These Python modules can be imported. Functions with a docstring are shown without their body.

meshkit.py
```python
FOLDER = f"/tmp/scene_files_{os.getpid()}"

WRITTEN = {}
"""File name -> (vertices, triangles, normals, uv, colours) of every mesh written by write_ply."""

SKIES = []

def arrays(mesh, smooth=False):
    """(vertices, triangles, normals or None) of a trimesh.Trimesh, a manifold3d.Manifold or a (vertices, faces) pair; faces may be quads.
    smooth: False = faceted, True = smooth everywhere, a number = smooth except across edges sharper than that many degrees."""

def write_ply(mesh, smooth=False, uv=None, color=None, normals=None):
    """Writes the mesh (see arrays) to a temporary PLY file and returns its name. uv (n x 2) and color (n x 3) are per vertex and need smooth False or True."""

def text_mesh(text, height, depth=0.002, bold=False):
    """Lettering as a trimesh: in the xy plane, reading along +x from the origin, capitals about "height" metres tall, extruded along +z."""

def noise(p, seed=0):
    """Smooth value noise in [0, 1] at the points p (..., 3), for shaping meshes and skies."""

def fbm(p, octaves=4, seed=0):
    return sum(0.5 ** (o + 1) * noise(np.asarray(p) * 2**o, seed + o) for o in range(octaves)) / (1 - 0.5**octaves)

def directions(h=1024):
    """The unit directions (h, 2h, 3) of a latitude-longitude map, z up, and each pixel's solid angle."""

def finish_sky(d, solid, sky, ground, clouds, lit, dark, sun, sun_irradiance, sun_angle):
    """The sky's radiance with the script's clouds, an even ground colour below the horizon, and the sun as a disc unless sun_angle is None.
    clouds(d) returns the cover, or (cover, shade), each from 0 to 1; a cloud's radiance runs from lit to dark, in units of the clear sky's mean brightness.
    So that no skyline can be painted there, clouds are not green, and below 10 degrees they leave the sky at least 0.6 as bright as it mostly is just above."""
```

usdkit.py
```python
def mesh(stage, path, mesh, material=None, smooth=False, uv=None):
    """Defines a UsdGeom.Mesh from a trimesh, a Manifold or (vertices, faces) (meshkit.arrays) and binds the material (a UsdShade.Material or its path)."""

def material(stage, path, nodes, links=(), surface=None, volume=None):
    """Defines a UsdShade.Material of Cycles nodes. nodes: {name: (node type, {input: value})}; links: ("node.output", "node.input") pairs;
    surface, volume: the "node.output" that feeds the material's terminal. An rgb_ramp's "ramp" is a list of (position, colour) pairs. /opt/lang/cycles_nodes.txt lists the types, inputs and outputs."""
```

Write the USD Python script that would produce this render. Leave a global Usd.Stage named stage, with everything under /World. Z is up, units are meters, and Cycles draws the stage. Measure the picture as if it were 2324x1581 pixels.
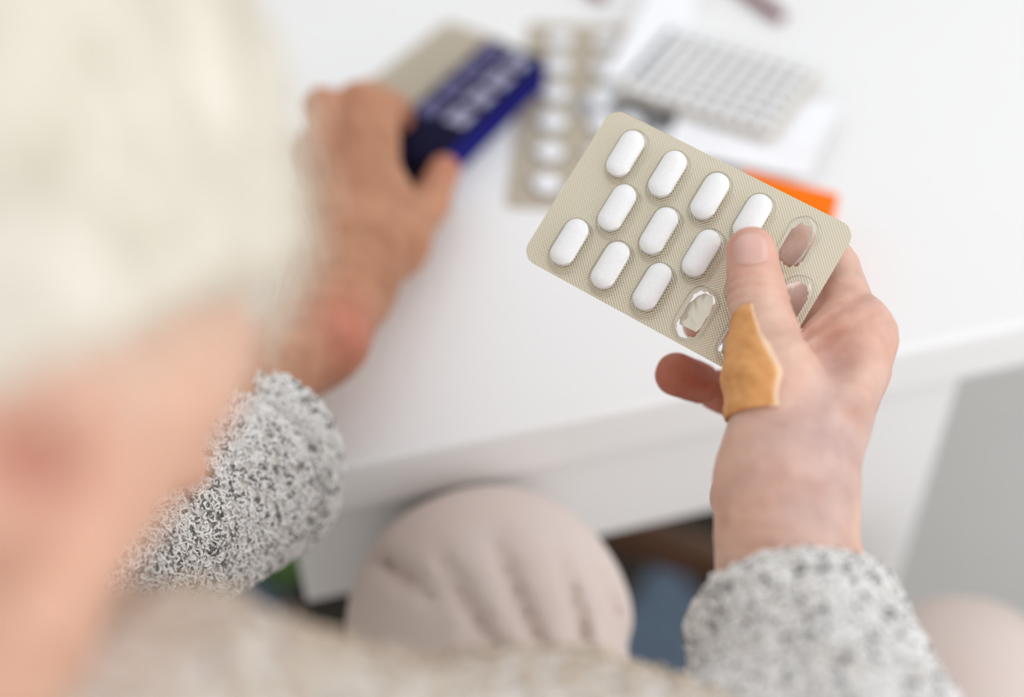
import math, numpy as np, trimesh, manifold3d as m3, shapely, meshkit, usdkit
from shapely import geometry as sg
from scipy import sparse
from pxr import Usd, UsdGeom, UsdLux, UsdShade, Gf, Sdf, Vt

stage = Usd.Stage.CreateInMemory()
UsdGeom.SetStageUpAxis(stage, 'Z'); UsdGeom.SetStageMetersPerUnit(stage, 1.0)
world = UsdGeom.Xform.Define(stage, '/World'); stage.SetDefaultPrim(world.GetPrim())
UsdGeom.Scope.Define(stage, '/World/Looks')

# ------------------------------------------------------------------ camera
CAM = np.array([0.0, 0.0, 1.25]); PITCH = math.radians(44.0); FPX = 2324 * 50 / 36.0
RT = np.array([1.0, 0, 0]); UP = np.array([0, math.sin(PITCH), math.cos(PITCH)]); FW = np.array([0, math.cos(PITCH), -math.sin(PITCH)])
cam = UsdGeom.Camera.Define(stage, '/World/camera')
cam.CreateFocalLengthAttr(50.0); cam.CreateHorizontalApertureAttr(36.0); cam.CreateVerticalApertureAttr(36.0 * 1581 / 2324)
cam.CreateClippingRangeAttr(Gf.Vec2f(0.02, 100)); cam.CreateFStopAttr(2.3); cam.CreateFocusDistanceAttr(0.527)
cam.AddTranslateOp().Set(Gf.Vec3d(*CAM)); cam.AddRotateXOp().Set(90 - math.degrees(PITCH))
cam.CreateExposureAttr(0.1)

# ------------------------------------------------------------------ light: even daylight in a white room, one big window to the right
dome = UsdLux.DomeLight.Define(stage, '/World/room_daylight'); dome.CreateIntensityAttr(0.29); dome.CreateColorAttr(Gf.Vec3f(0.965, 0.99, 1.04))
win = UsdLux.RectLight.Define(stage, '/World/window_daylight'); win.CreateWidthAttr(1.5); win.CreateHeightAttr(1.4)
win.CreateIntensityAttr(1.32); win.CreateColorAttr(Gf.Vec3f(1.0, 0.99, 0.985))


def aim(light, eye, target):
    e, t = np.array(eye, float), np.array(target, float)
    z = (e - t) / np.linalg.norm(e - t); x = np.cross([0, 0, 1.0], z); x /= np.linalg.norm(x); y = np.cross(z, x)
    m = np.eye(4); m[0, :3], m[1, :3], m[2, :3], m[3, :3] = x, y, z, e
    light.AddTransformOp().Set(Gf.Matrix4d(*m.ravel().tolist()))


aim(win, (1.70, 0.35, 2.15), (0.05, 0.45, 0.8))
win2 = UsdLux.RectLight.Define(stage, '/World/rear_fill_light'); win2.CreateWidthAttr(1.8); win2.CreateHeightAttr(1.3)  # added fill from behind the viewer, lifts the table's front faces
win2.CreateIntensityAttr(2.6); win2.CreateColorAttr(Gf.Vec3f(0.97, 0.985, 1.02))
aim(win2, (1.9, -1.7, 1.55), (0.1, 0.45, 0.75))


# ------------------------------------------------------------------ helpers
def P(px, py, d):
    """the point that lies d metres in front of the lens along a line of sight"""
    return CAM + d * (FW + (px - 1162) / FPX * RT + (790.5 - py) / FPX * UP)


def T(px, py, z=0.75):
    r = FW + (px - 1162) / FPX * RT + (790.5 - py) / FPX * UP
    return CAM + (z - CAM[2]) / r[2] * r


def srgb(r, g, b):
    c = np.array([r, g, b]) / 255.0
    return tuple(np.where(c <= 0.04045, c / 12.92, ((c + 0.055) / 1.055) ** 2.4))


def path(name, parent=None):
    base = (str(parent.GetPath()) if parent is not None else '/World') + '/'
    p, k = base + name, 0
    while stage.GetPrimAtPath(p):
        k += 1; p = base + f'{name}_{k:03d}'
    return p


def tag(o, label=None, cat=None, group=None, kind=None):
    o = o.GetPrim() if hasattr(o, 'GetPrim') else o
    for k, v in (('label', label), ('category', cat), ('group', group), ('kind', kind)):
        if v:
            o.SetCustomDataByKey(k, v)
    return o


def obj(name, mesh, mat, parent=None, smooth=30, label=None, cat=None, group=None, kind=None, tint=None):
    m = usdkit.mesh(stage, path(name, parent), mesh, mat, smooth)
    if tint is not None:
        UsdGeom.PrimvarsAPI(m).CreatePrimvar('tint', Sdf.ValueTypeNames.Color3fArray, 'vertex').Set(Vt.Vec3fArray.FromNumpy(np.asarray(tint, np.float32)))
    return tag(m, label, cat, group, kind)


def thing(name, label, cat, M=None, group=None):
    x = UsdGeom.Xform.Define(stage, path(name))
    if M is not None:
        x.AddTransformOp().Set(Gf.Matrix4d(*np.asarray(M, float).T.ravel().tolist()))
    return tag(x, label, cat, group)


def frame(o, x, y=None, z=None):
    """4x4 with columns x, y, z, o"""
    x = np.asarray(x, float); x = x / np.linalg.norm(x)
    if z is None:
        z = np.array([0, 0, 1.0])
    z = np.asarray(z, float); z = z - x * (z @ x); z /= np.linalg.norm(z)
    M = np.eye(4); M[:3, 0], M[:3, 1], M[:3, 2], M[:3, 3] = x, np.cross(z, x), z, o
    return M


def mat(name, color=None, rough=0.5, nodes=None, links=(), **kw):
    n = {'p': ('principled_bsdf', {'roughness': rough, **({'base_color': color} if color is not None else {}), **kw})}
    n.update(nodes or {})
    return usdkit.material(stage, '/World/Looks/' + name, n, list(links), 'p.BSDF')


def noisy(name, stops, scale, rough=0.6, bump=0.0, bscale=None, detail=4, dist=0.002, **kw):
    nodes = {'tc': ('geometry', {}), 'n': ('noise_texture', {'scale': scale, 'detail': detail}), 'r': ('rgb_ramp', {'ramp': stops})}
    links = [('tc.position', 'n.vector'), ('n.fac', 'r.fac'), ('r.color', 'p.base_color')]
    if bump:
        nodes['n2'] = ('noise_texture', {'scale': bscale or scale * 4, 'detail': 3}); nodes['b'] = ('bump', {'strength': bump, 'distance': dist})
        links += [('tc.position', 'n2.vector'), ('n2.fac', 'b.height'), ('b.normal', 'p.normal')]
    return mat(name, None, rough, nodes, links, **kw)


# ------------------------------------------------------------------ materials
M = {}
M['table'] = noisy('white_lacquer', [(0.3, srgb(236, 235, 233)), (0.7, srgb(240, 239, 236))], 3, 0.42, 0.05, 300, dist=0.0003)
M['floor'] = noisy('grey_floor', [(0.3, srgb(186, 184, 179)), (0.7, srgb(198, 196, 192))], 2.2, 0.55, 0.1, 40)
M['metal'] = mat('brushed_metal', srgb(190, 190, 190), 0.35, metallic=1.0)
M['paper'] = mat('white_paper', srgb(245, 245, 246), 0.7)
M['tablet'] = noisy('tablet', [(0.35, srgb(250, 249, 248)), (0.65, srgb(254, 253, 252))], 900, 0.5, 0.15, 2500, dist=0.0003)
M['tabletx'] = mat('tablet_plain', srgb(252, 253, 255), 0.45)
M['orange'] = mat('orange_card', srgb(250, 118, 0), 0.65, specular_ior_level=0.15)
M['navy'] = mat('navy_card', srgb(16, 13, 44), 0.7, specular_ior_level=0.1)
M['blueside'] = mat('blue_card', srgb(22, 22, 108), 0.7, specular_ior_level=0.1)
M['print_dim'] = mat('violet_print', srgb(84, 80, 124), 0.5)
M['print'] = mat('pale_print', srgb(164, 162, 190), 0.5)
M['nail'] = mat('nail', srgb(228, 174, 158), 0.34, subsurface_weight=0.15, subsurface_scale=0.002, coat_weight=0.25, coat_roughness=0.2)
M['maroon'] = mat('maroon_acetate', srgb(120, 52, 58), 0.35)
M['lens'] = usdkit.material(stage, '/World/Looks/lens', {'t': ('transparent_bsdf', {'color': (0.97, 0.98, 0.97)}), 'g': ('glossy_bsdf', {'roughness': 0.02}), 'f': ('fresnel', {'IOR': 1.5}), 'p': ('mix_closure', {})},
                            [('f.fac', 'p.fac'), ('t.BSDF', 'p.closure1'), ('g.BSDF', 'p.closure2')], 'p.closure')
# foil with a knurl of small raised points, in the pack's own coordinates
def foil(name, col, rough, pitch):
    k = 2 * math.pi / pitch
    return mat(name, col, rough, {'tc': ('texture_coordinate', {}), 'm': ('mapping', {'rotation': (0, 0, math.pi / 4)}), 'sx': ('separate_xyz', {}),
                                  'kx': ('math', {'math_type': 'multiply', 'value2': k}), 'ky': ('math', {'math_type': 'multiply', 'value2': k}),
                                  'cx': ('math', {'math_type': 'sine'}), 'cy': ('math', {'math_type': 'sine'}), 'a': ('math', {'math_type': 'add'}),
                                  'b': ('bump', {'strength': 0.4, 'distance': 0.00018})},
               [('tc.object', 'm.vector'), ('m.vector', 'sx.vector'), ('sx.x', 'kx.value1'), ('sx.y', 'ky.value1'), ('kx.value', 'cx.value1'), ('ky.value', 'cy.value1'),
                ('cx.value', 'a.value1'), ('cy.value', 'a.value2'), ('a.value', 'b.height'), ('b.normal', 'p.normal')],
               metallic=0.72, coat_weight=0.3, coat_roughness=0.15)
M['foil'] = foil('knurled_foil', srgb(218, 208, 184), 0.32, 0.00092)  # beige of the warm room's reflection set as base colour
M['foil2'] = mat('plain_foil', srgb(186, 174, 154), 0.45, metallic=0.25)
M['foil3'] = mat('pale_foil', srgb(214, 206, 188), 0.45, metallic=0.2)
M['foilin'] = mat('torn_foil', srgb(232, 224, 204), 0.35, metallic=0.45)
def clear(name, edge, tint):      # thin clear film: more mirror and more tint towards grazing, alike from both sides
    return usdkit.material(stage, '/World/Looks/' + name,
        {'lw': ('layer_weight', {'blend': 0.5}), 'r': ('rgb_ramp', {'ramp': [(0.0, tint), (0.55, tint), (1.0, edge)]}), 't': ('transparent_bsdf', {}), 'g': ('glossy_bsdf', {'roughness': 0.045}),
         'pw': ('math', {'math_type': 'power', 'value2': 4.5}), 'ma': ('math', {'math_type': 'multiply_add', 'value2': 0.65, 'value3': 0.09}), 'p': ('mix_closure', {})},
        [('lw.facing', 'r.fac'), ('r.color', 't.color'), ('lw.facing', 'pw.value1'), ('pw.value', 'ma.value1'), ('ma.value', 'p.fac'), ('t.BSDF', 'p.closure1'), ('g.BSDF', 'p.closure2')], 'p.closure')
M['pvc2'] = clear('clear_film', (0.93, 0.93, 0.92), (0.99, 0.99, 0.99))
M['pvc'] = clear('clear_blister', (0.72, 0.71, 0.69), (0.985, 0.985, 0.98))
# skin: tone per vertex (blotches, red knuckles and fingertips, some painted shade), fine creases as bump
M['skin'] = mat('skin', None, 0.46,
    {'a': ('attribute', {'attribute': 'tint'}), 'g': ('geometry', {}), 'n': ('noise_texture', {'scale': 90, 'detail': 5}), 'r': ('rgb_ramp', {'ramp': [(0.3, (0.86, 0.80, 0.78)), (0.7, (1.06, 1.05, 1.05))]}),
     'mx': ('mix_color', {'blend_type': 'multiply', 'fac': 1.0}), 'v': ('voronoi_texture', {'scale': 900, 'feature': 'distance_to_edge'}), 'n2': ('noise_texture', {'scale': 350, 'detail': 4}),
     'ad': ('math', {'math_type': 'add'}), 'b': ('bump', {'strength': 0.28, 'distance': 0.0006})},
    [('g.position', 'n.vector'), ('n.fac', 'r.fac'), ('a.color', 'mx.a'), ('r.color', 'mx.b'), ('mx.result', 'p.base_color'), ('g.position', 'v.vector'), ('g.position', 'n2.vector'),
     ('v.distance', 'ad.value1'), ('n2.fac', 'ad.value2'), ('ad.value', 'b.height'), ('b.normal', 'p.normal')],
    subsurface_weight=0.18, subsurface_scale=0.003, specular_ior_level=0.4)
M['plaster'] = noisy('plaster_fabric', [(0.3, srgb(218, 152, 88)), (0.7, srgb(232, 170, 106))], 260, 0.55, 0.3, 1500, dist=0.0003)
M['plaster_edge'] = mat('plaster_edge', srgb(240, 206, 172), 0.5)
M['knit'] = noisy('boucle_ground', [(0.30, srgb(160, 153, 146)), (0.40, srgb(222, 216, 208)), (0.65, srgb(234, 228, 220))], 260, 0.9, 0.8, 500, dist=0.003)
M['loops'] = mat('boucle_yarn', None, 0.9, {'a': ('attribute', {'attribute': 'tint'})}, [('a.color', 'p.base_color')], sheen_weight=0.2)
M['trousers'] = noisy('taupe_cloth', [(0.3, srgb(211, 194, 184)), (0.7, srgb(220, 205, 196))], 14, 0.8, 0.25, 1400, dist=0.0006, sheen_weight=0.1)
M['hair'] = noisy('white_hair', [(0.3, srgb(214, 206, 188)), (0.7, srgb(232, 225, 210))], 40, 0.6)
M['shoe'] = mat('shoe_leather', srgb(60, 52, 48), 0.5)
M['wood'] = noisy('brown_wood', [(0.3, srgb(84, 52, 28)), (0.7, srgb(112, 72, 40))], 18, 0.5)
M['eye'] = mat('eye', srgb(230, 228, 224), 0.2)


# ------------------------------------------------------------------ solids by distance field (organic shapes)
def unit(v):
    v = np.asarray(v, float); return v / np.linalg.norm(v)


def cap(a, b, ra, rb):
    a, b = np.asarray(a, float), np.asarray(b, float); ba = b - a; L = ba @ ba
    def f(p):
        t = np.clip((p - a) @ ba / max(L, 1e-12), 0, 1)
        return np.linalg.norm(p - a - t[:, None] * ba, axis=1) - (ra + (rb - ra) * t)
    return f


def ball(c, r):
    c = np.asarray(c, float)
    return lambda p: np.linalg.norm(p - c, axis=1) - r


def ell(c, axes, r):
    c, A, r = np.asarray(c, float), np.asarray(axes, float), np.asarray(r, float)
    def f(p):
        q = (p - c) @ A.T
        k0, k1 = np.linalg.norm(q / r, axis=1), np.linalg.norm(q / r**2, axis=1)
        return k0 * (k0 - 1) / np.maximum(k1, 1e-9)
    return f


def smin(a, b, k):
    h = np.maximum(k - np.abs(a - b), 0) / k
    return np.minimum(a, b) - h * h * k / 4


def blend(prims):
    """prims: (field, k) joined one after the other; k < 0 cuts away"""
    def f(p):
        d = prims[0][0](p)
        for g, k in prims[1:]:
            d = smin(d, g(p), k) if k > 0 else -smin(-d, g(p), -k)
        return d
    return f


def solid(f, lo, hi, h, clean=True, passes=4):
    """surface nets of the field f < 0 in the box, evaluated only near the surface"""
    lo, hi = np.asarray(lo, float), np.asarray(hi, float); B = 6
    nb = np.maximum(np.ceil((hi - lo) / (h * B)).astype(int), 1)
    n = nb * B + 1
    D = np.full(n, 1.0, np.float32)
    bi = np.stack(np.meshgrid(*[np.arange(k) for k in nb], indexing='ij'), -1).reshape(-1, 3)
    c = lo + (bi + 0.5) * B * h
    dc = f(c); near = np.abs(dc) < h * B * 1.25
    off = np.stack(np.meshgrid(*[np.arange(B + 1)] * 3, indexing='ij'), -1).reshape(-1, 3)
    for b in bi[dc < -h * B * 1.25]:
        D[b[0] * B:b[0] * B + B + 1, b[1] * B:b[1] * B + B + 1, b[2] * B:b[2] * B + B + 1] = -1.0
    ids = (bi[near][:, None, :] * B + off[None]).reshape(-1, 3)
    flat = np.unique(np.ravel_multi_index(ids.T, n)); ids = np.stack(np.unravel_index(flat, n), -1)
    for s in range(0, len(ids), 200000):
        q = ids[s:s + 200000]; D[q[:, 0], q[:, 1], q[:, 2]] = f(lo + q * h)
    D[0] = D[-1] = 1; D[:, 0] = D[:, -1] = 1; D[:, :, 0] = D[:, :, -1] = 1
    D[D == 0] = 1e-9
    S = D < 0
    cnt = np.zeros(n - 1, np.int8)
    for i, j, k in np.ndindex(2, 2, 2):
        cnt += S[i:n[0] - 1 + i, j:n[1] - 1 + j, k:n[2] - 1 + k]
    act = np.argwhere((cnt > 0) & (cnt < 8))
    idx = np.full(n - 1, -1, np.int64); idx[tuple(act.T)] = np.arange(len(act))
    acc, num = np.zeros((len(act), 3)), np.zeros(len(act))
    corners = list(np.ndindex(2, 2, 2))
    for a in corners:
        for ax in range(3):
            if a[ax] == 0:
                b = list(a); b[ax] = 1
                da, db = D[tuple((act + a).T)], D[tuple((act + b).T)]
                m = (da < 0) != (db < 0); t = da[m] / (da[m] - db[m])
                q = np.tile(np.array(a, float), (m.sum(), 1)); q[:, ax] += t
                acc[m] += q; num[m] += 1
    V = lo + (act + acc / num[:, None]) * h
    F = []
    for ax in range(3):
        u, v = (ax + 1) % 3, (ax + 2) % 3
        sl0, sl1 = [slice(None)] * 3, [slice(None)] * 3
        sl0[ax], sl1[ax] = slice(0, -1), slice(1, None)
        ch = S[tuple(sl0)] != S[tuple(sl1)]
        e = np.argwhere(ch); e = e[(e[:, u] > 0) & (e[:, v] > 0) & (e[:, u] < n[u] - 1) & (e[:, v] < n[v] - 1)]
        q = []
        for du, dv in ((1, 1), (0, 1), (0, 0), (1, 0)):
            g = e.copy(); g[:, u] -= du; g[:, v] -= dv; q.append(idx[tuple(g.T)])
        q = np.stack(q, 1); inside = S[tuple(e.T)]
        q[~inside] = q[~inside][:, ::-1]
        F += [q[:, [0, 1, 2]], q[:, [0, 2, 3]]]
    F = np.vstack(F)
    t = trimesh.Trimesh(V, F, process=False)
    if clean:
        E = t.edges_unique; W = sparse.coo_matrix((np.ones(2 * len(E)), (np.r_[E[:, 0], E[:, 1]], np.r_[E[:, 1], E[:, 0]])), shape=(len(V), len(V))).tocsr()
        g = np.maximum(np.asarray(W.sum(1)), 1)
        for k in (.5, -.53) * passes:
            V = V + k * (W @ V / g - V)
        t = trimesh.Trimesh(V, F, process=False)
    return t


def trace(f, p, d, n=40):
    """walks the points p along d to the surface of f"""
    p = np.array(p, float)
    for _ in range(n):
        p = p + d * np.clip(f(p), -0.004, 0.01)[:, None] * 0.9
    return p


def normal(f, p, e=2e-4):
    g = np.stack([f(p + np.eye(3)[k] * e) - f(p - np.eye(3)[k] * e) for k in range(3)], 1)
    return g / np.linalg.norm(g, axis=1, keepdims=True)


def sheet(top, thick, n_):
    """a closed thin body below a grid of points (rows, cols, 3) with normals"""
    r, c = top.shape[:2]; bot = top - n_ * thick
    v = np.vstack([top.reshape(-1, 3), bot.reshape(-1, 3)]); i = np.arange(r * c).reshape(r, c); q = []
    a, b, cc, d = i[:-1, :-1], i[1:, :-1], i[1:, 1:], i[:-1, 1:]
    q.append(np.stack([a, d, cc, b], -1).reshape(-1, 4)); q.append(np.stack([a, b, cc, d], -1).reshape(-1, 4) + r * c)
    rim = np.concatenate([i[0, :], i[1:, -1], i[-1, -2::-1], i[-2:0:-1, 0]]); nx = np.roll(rim, -1)
    q.append(np.stack([rim, rim + r * c, nx + r * c, nx], -1))
    t = trimesh.Trimesh(v, np.vstack([np.vstack([x[:, [0, 1, 2]], x[:, [0, 2, 3]]]) for x in q]), process=False)
    trimesh.repair.fix_normals(t)
    return t


def rbox(lo, hi, r=0.003, n=4):
    """a box with rounded edges"""
    lo, hi = np.asarray(lo, float), np.asarray(hi, float); r = min(r, (hi - lo).min() * 0.49)
    s = m3.Manifold.sphere(r, n * 4)
    return m3.Manifold.batch_hull([s.translate([float(x) for x in np.where(k, hi - r, lo + r)]) for k in np.ndindex(2, 2, 2)])


def tri(m):
    q = m.to_mesh(); return trimesh.Trimesh(q.vert_properties[:, :3], q.tri_verts, process=False)


def loft(rings):
    """closed body through rings of equal length (each n x 3), capped with fans"""
    k, n = len(rings), len(rings[0])
    v = np.vstack([np.asarray(r, float) for r in rings] + [np.mean(rings[0], 0)[None], np.mean(rings[-1], 0)[None]]); f = []
    j = np.arange(n); jn = (j + 1) % n
    for i in range(k - 1):
        a, b = i * n, (i + 1) * n
        f += [np.stack([a + j, a + jn, b + jn], 1), np.stack([a + j, b + jn, b + j], 1)]
    f += [np.stack([np.full(n, k * n), jn, j], 1), np.stack([np.full(n, k * n + 1), (k - 1) * n + j, (k - 1) * n + jn], 1)]
    t = trimesh.Trimesh(v, np.vstack(f), process=False); trimesh.repair.fix_normals(t)
    return t


def stadium(L, W, n=12):
    """outline of a bar L x W with round ends, long axis along y"""
    r, h = W / 2, max((L - W) / 2, 0)
    a = np.linspace(0, math.pi, n); return np.vstack([np.stack([r * np.cos(a), h + r * np.sin(a)], 1), np.stack([-r * np.cos(a), -h - r * np.sin(a)], 1)])


def ring(outline, inset, z, c=(0, 0)):
    p = np.asarray(outline, float); w = np.abs(p[:, 0]).max(); h = np.abs(p[:, 1]).max()
    s = np.array([(w - inset) / w, (h - inset) / h])
    return np.column_stack([p * s + np.asarray(c), np.full(len(p), z)])


def tube(pts, r, n=8):
    pts = np.asarray(pts, float); r = np.broadcast_to(r, len(pts)); t = np.gradient(pts, axis=0); t /= np.linalg.norm(t, axis=1, keepdims=True)
    x = unit(np.cross(t[0], [0, 0, 1.0] if abs(t[0][2]) < 0.9 else [1.0, 0, 0])); rings = []
    for q, d, rr in zip(pts, t, r):
        x = unit(x - d * (x @ d)); y = np.cross(d, x); a = np.linspace(0, 2 * math.pi, n, endpoint=False)
        rings.append(q + rr * (np.cos(a)[:, None] * x + np.sin(a)[:, None] * y))
    return loft(rings)


def prism(poly, z0, z1):
    return trimesh.creation.extrude_polygon(poly, z1 - z0, engine='earcut').apply_translation([0, 0, z0])


def cat(*ms):
    return trimesh.util.concatenate([tri(m) if hasattr(m, 'to_mesh') else m for m in ms])


# ================================================================== the setting
obj('floor', trimesh.creation.box([8, 8, 0.05]).apply_translation([0, 1, -0.025]), M['floor'], label='plain light grey floor', kind='structure')
M['wall'] = noisy('wall_paint', [(0.3, srgb(232, 228, 220)), (0.7, srgb(236, 232, 225))], 3, 0.8)
obj('wall_back', trimesh.creation.box([6.0, 0.1, 2.6]).apply_translation([0.5, 3.05, 1.3]), M['wall'], label='off-white painted wall beyond the table', kind='structure')
obj('wall_left', trimesh.creation.box([0.1, 6.0, 2.6]).apply_translation([-2.45, 0.1, 1.3]), M['wall'], label='off-white painted wall on the left', kind='structure')
obj('baseboard_back', rbox([-2.4, 2.985, 0], [3.4, 3.0, 0.09], 0.003), M['table'], label='white baseboard beyond the table', kind='structure')

# rug under the table: dark pile with woven-in diamonds
rug = thing('rug', 'dark woven rug with green, blue and brown patches under the table', 'rug', None)
rx, ry0, ry1 = 0.36, 0.1, 1.9
wv = lambda n_, c: noisy(n_, [(0.3, srgb(*[x * 0.85 for x in c])), (0.7, srgb(*c))], 60, 0.95, 0.6, 500, dist=0.002)
obj('pile', rbox([-1.3, ry0, 0.0], [rx, ry1, 0.008], 0.003), wv('rug_pile', (50, 44, 34)), rug)
mots = [wv('rug_blue', (104, 122, 142)), wv('rug_green', (84, 122, 52)), wv('rug_brown', (110, 72, 40))]
for mi, x, y, w_, h_ in ((0, .165, .81, .075, .13), (1, -.262, .975, .05, .05), (0, -.292, .905, .035, .045), (0, .165, 1.45, .075, .13), (2, -.10, 1.15, .06, .08), (1, -.55, 1.15, .05, .05), (0, -.60, .80, .07, .11), (2, -.42, .62, .05, .07), (2, .02, .58, .05, .07), (1, -.12, .66, .05, .05)):
    obj('woven_diamond', prism(sg.Polygon([(x - w_, y), (x, y - h_), (x + w_, y), (x, y + h_)]).buffer(.012), .006, .0095), mots[mi], rug, smooth=None)
obj('binding', rbox([rx - 0.012, ry0, 0.0], [rx + 0.004, ry1, 0.0095], 0.003), mat('rug_binding', srgb(60, 70, 84), 0.9), rug)

# ================================================================== table
TO, EX, EY = np.array([0, 0.4604, 0.0]), np.array([0.9617, 0.2739, 0]), np.array([-0.2739, 0.9617, 0])
table = thing('table', 'white lacquered table with a thick square-edged top and panel leg', 'table', frame(TO, EX))
obj('tabletop', rbox([-0.75, 0.0, 0.716], [0.85, 0.80, 0.75], 0.004), M['table'], table)
obj('drawer', rbox([-0.108, 0.010, 0.640], [0.2, 0.34, 0.7165], 0.002), M['table'], table)
obj('apron', rbox([-0.66, 0.76, 0.640], [0.2, 0.78, 0.7165], 0.002), M['table'], table)
for x, y in ((-0.72, 0.010), (0.194, 0.010), (-0.72, 0.72), (0.194, 0.72)):
    obj('leg', rbox([x, y, 0.0097], [x + 0.060, y + 0.060, 0.7165], 0.002), M['table'], table)
br = [np.linalg.inv(frame(TO, EX)) @ np.append(P(x, y, d), 1) for x, y, d in ((1300, 1168, 1.02), (1760, 1318, 1.06))]
obj('brace', tube([br[0][:3], br[1][:3]], 0.016, 8), M['wood'], table, label='dark brown wooden brace under the top')


# ================================================================== chair
chair = thing('chair', 'plain wooden chair under the seated person', 'chair', frame([.10, -.12, 0], [1, 0.05, 0]))
obj('seat', rbox([-.22, -.22, .405], [.22, .21, .437], .008), M['wood'], chair)
for x, y, h in ((-.19, -.19, .405), (.19, -.19, .405), (-.19, .18, .405), (.19, .18, .405)):
    obj('leg', tube([[x, y, h + .005], [x * 1.06, y * 1.06, 0]], [.019, .013], 10), M['wood'], chair)
for x in (-.19, .19):
    obj('back_post', tube([[x, -.215, .41], [x * 1.02, -.29, .88]], [.016, .012], 10), M['wood'], chair)
for z, y in ((.80, -.278), (.66, -.256)):
    obj('back_rail', rbox([-.195, y - .009, z], [.195, y + .009, z + .055], .005), M['wood'], chair)

# ================================================================== held blister pack
Rp = np.array([[0.832101, 0.52025201, -0.19221281], [-0.47568434, 0.8476428, 0.23500232], [0.28518824, -0.10411304, 0.95280016]])
tp = np.array([0.06442661, 0.03916946, -0.52891654]); B3 = np.stack([RT, UP, -FW], 1)
MP = np.eye(4); MP[:3, :3] = B3 @ Rp; MP[:3, 3] = CAM + B3 @ tp
pack = thing('blister_pack', 'silver-beige blister pack of oblong white tablets held up in the right hand', 'blister pack', MP)
PW, PH = 0.1045, 0.0685
cells = [(-0.0364 + 0.0181 * i, 0.0189) for i in range(5)] + [(-0.0281 + 0.0184 * i, -0.0015) for i in range(5)] + [(-0.0372 + 0.0181 * i, -0.0217) for i in range(5)]
empty = {4, 9, 13, 14}
tear = {4: dict(L=0.0175, W=0.0090, dx=0.0003, dy=-0.0002), 9: dict(L=0.0180, W=0.0088, dx=-0.0006, dy=-0.0002), 13: dict(L=0.0190, W=0.0088, dx=0.0, dy=0.0), 14: dict(L=0.0182, W=0.009, dx=-0.0003, dy=0.0)}
rng = np.random.default_rng(5)
holes = []
for k in sorted(empty):
    q = tear[k]; o = stadium(q['L'], q['W'], 14); o = o * (1 + rng.uniform(-0.08, 0.08, (len(o), 1))) + np.array(cells[k]) + [q['dx'], q['dy']]
    holes.append(sg.Polygon(o).buffer(0).buffer(-0.0004).buffer(0.0004))
plate = sg.box(-PW / 2, -PH / 2, PW / 2, PH / 2).buffer(-0.006).buffer(0.006, quad_segs=10)
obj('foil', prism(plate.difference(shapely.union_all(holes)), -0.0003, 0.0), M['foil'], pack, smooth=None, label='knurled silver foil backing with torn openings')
tab_out, bub_out = stadium(0.0192, 0.0092, 14), stadium(0.0222, 0.0122, 14)
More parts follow.
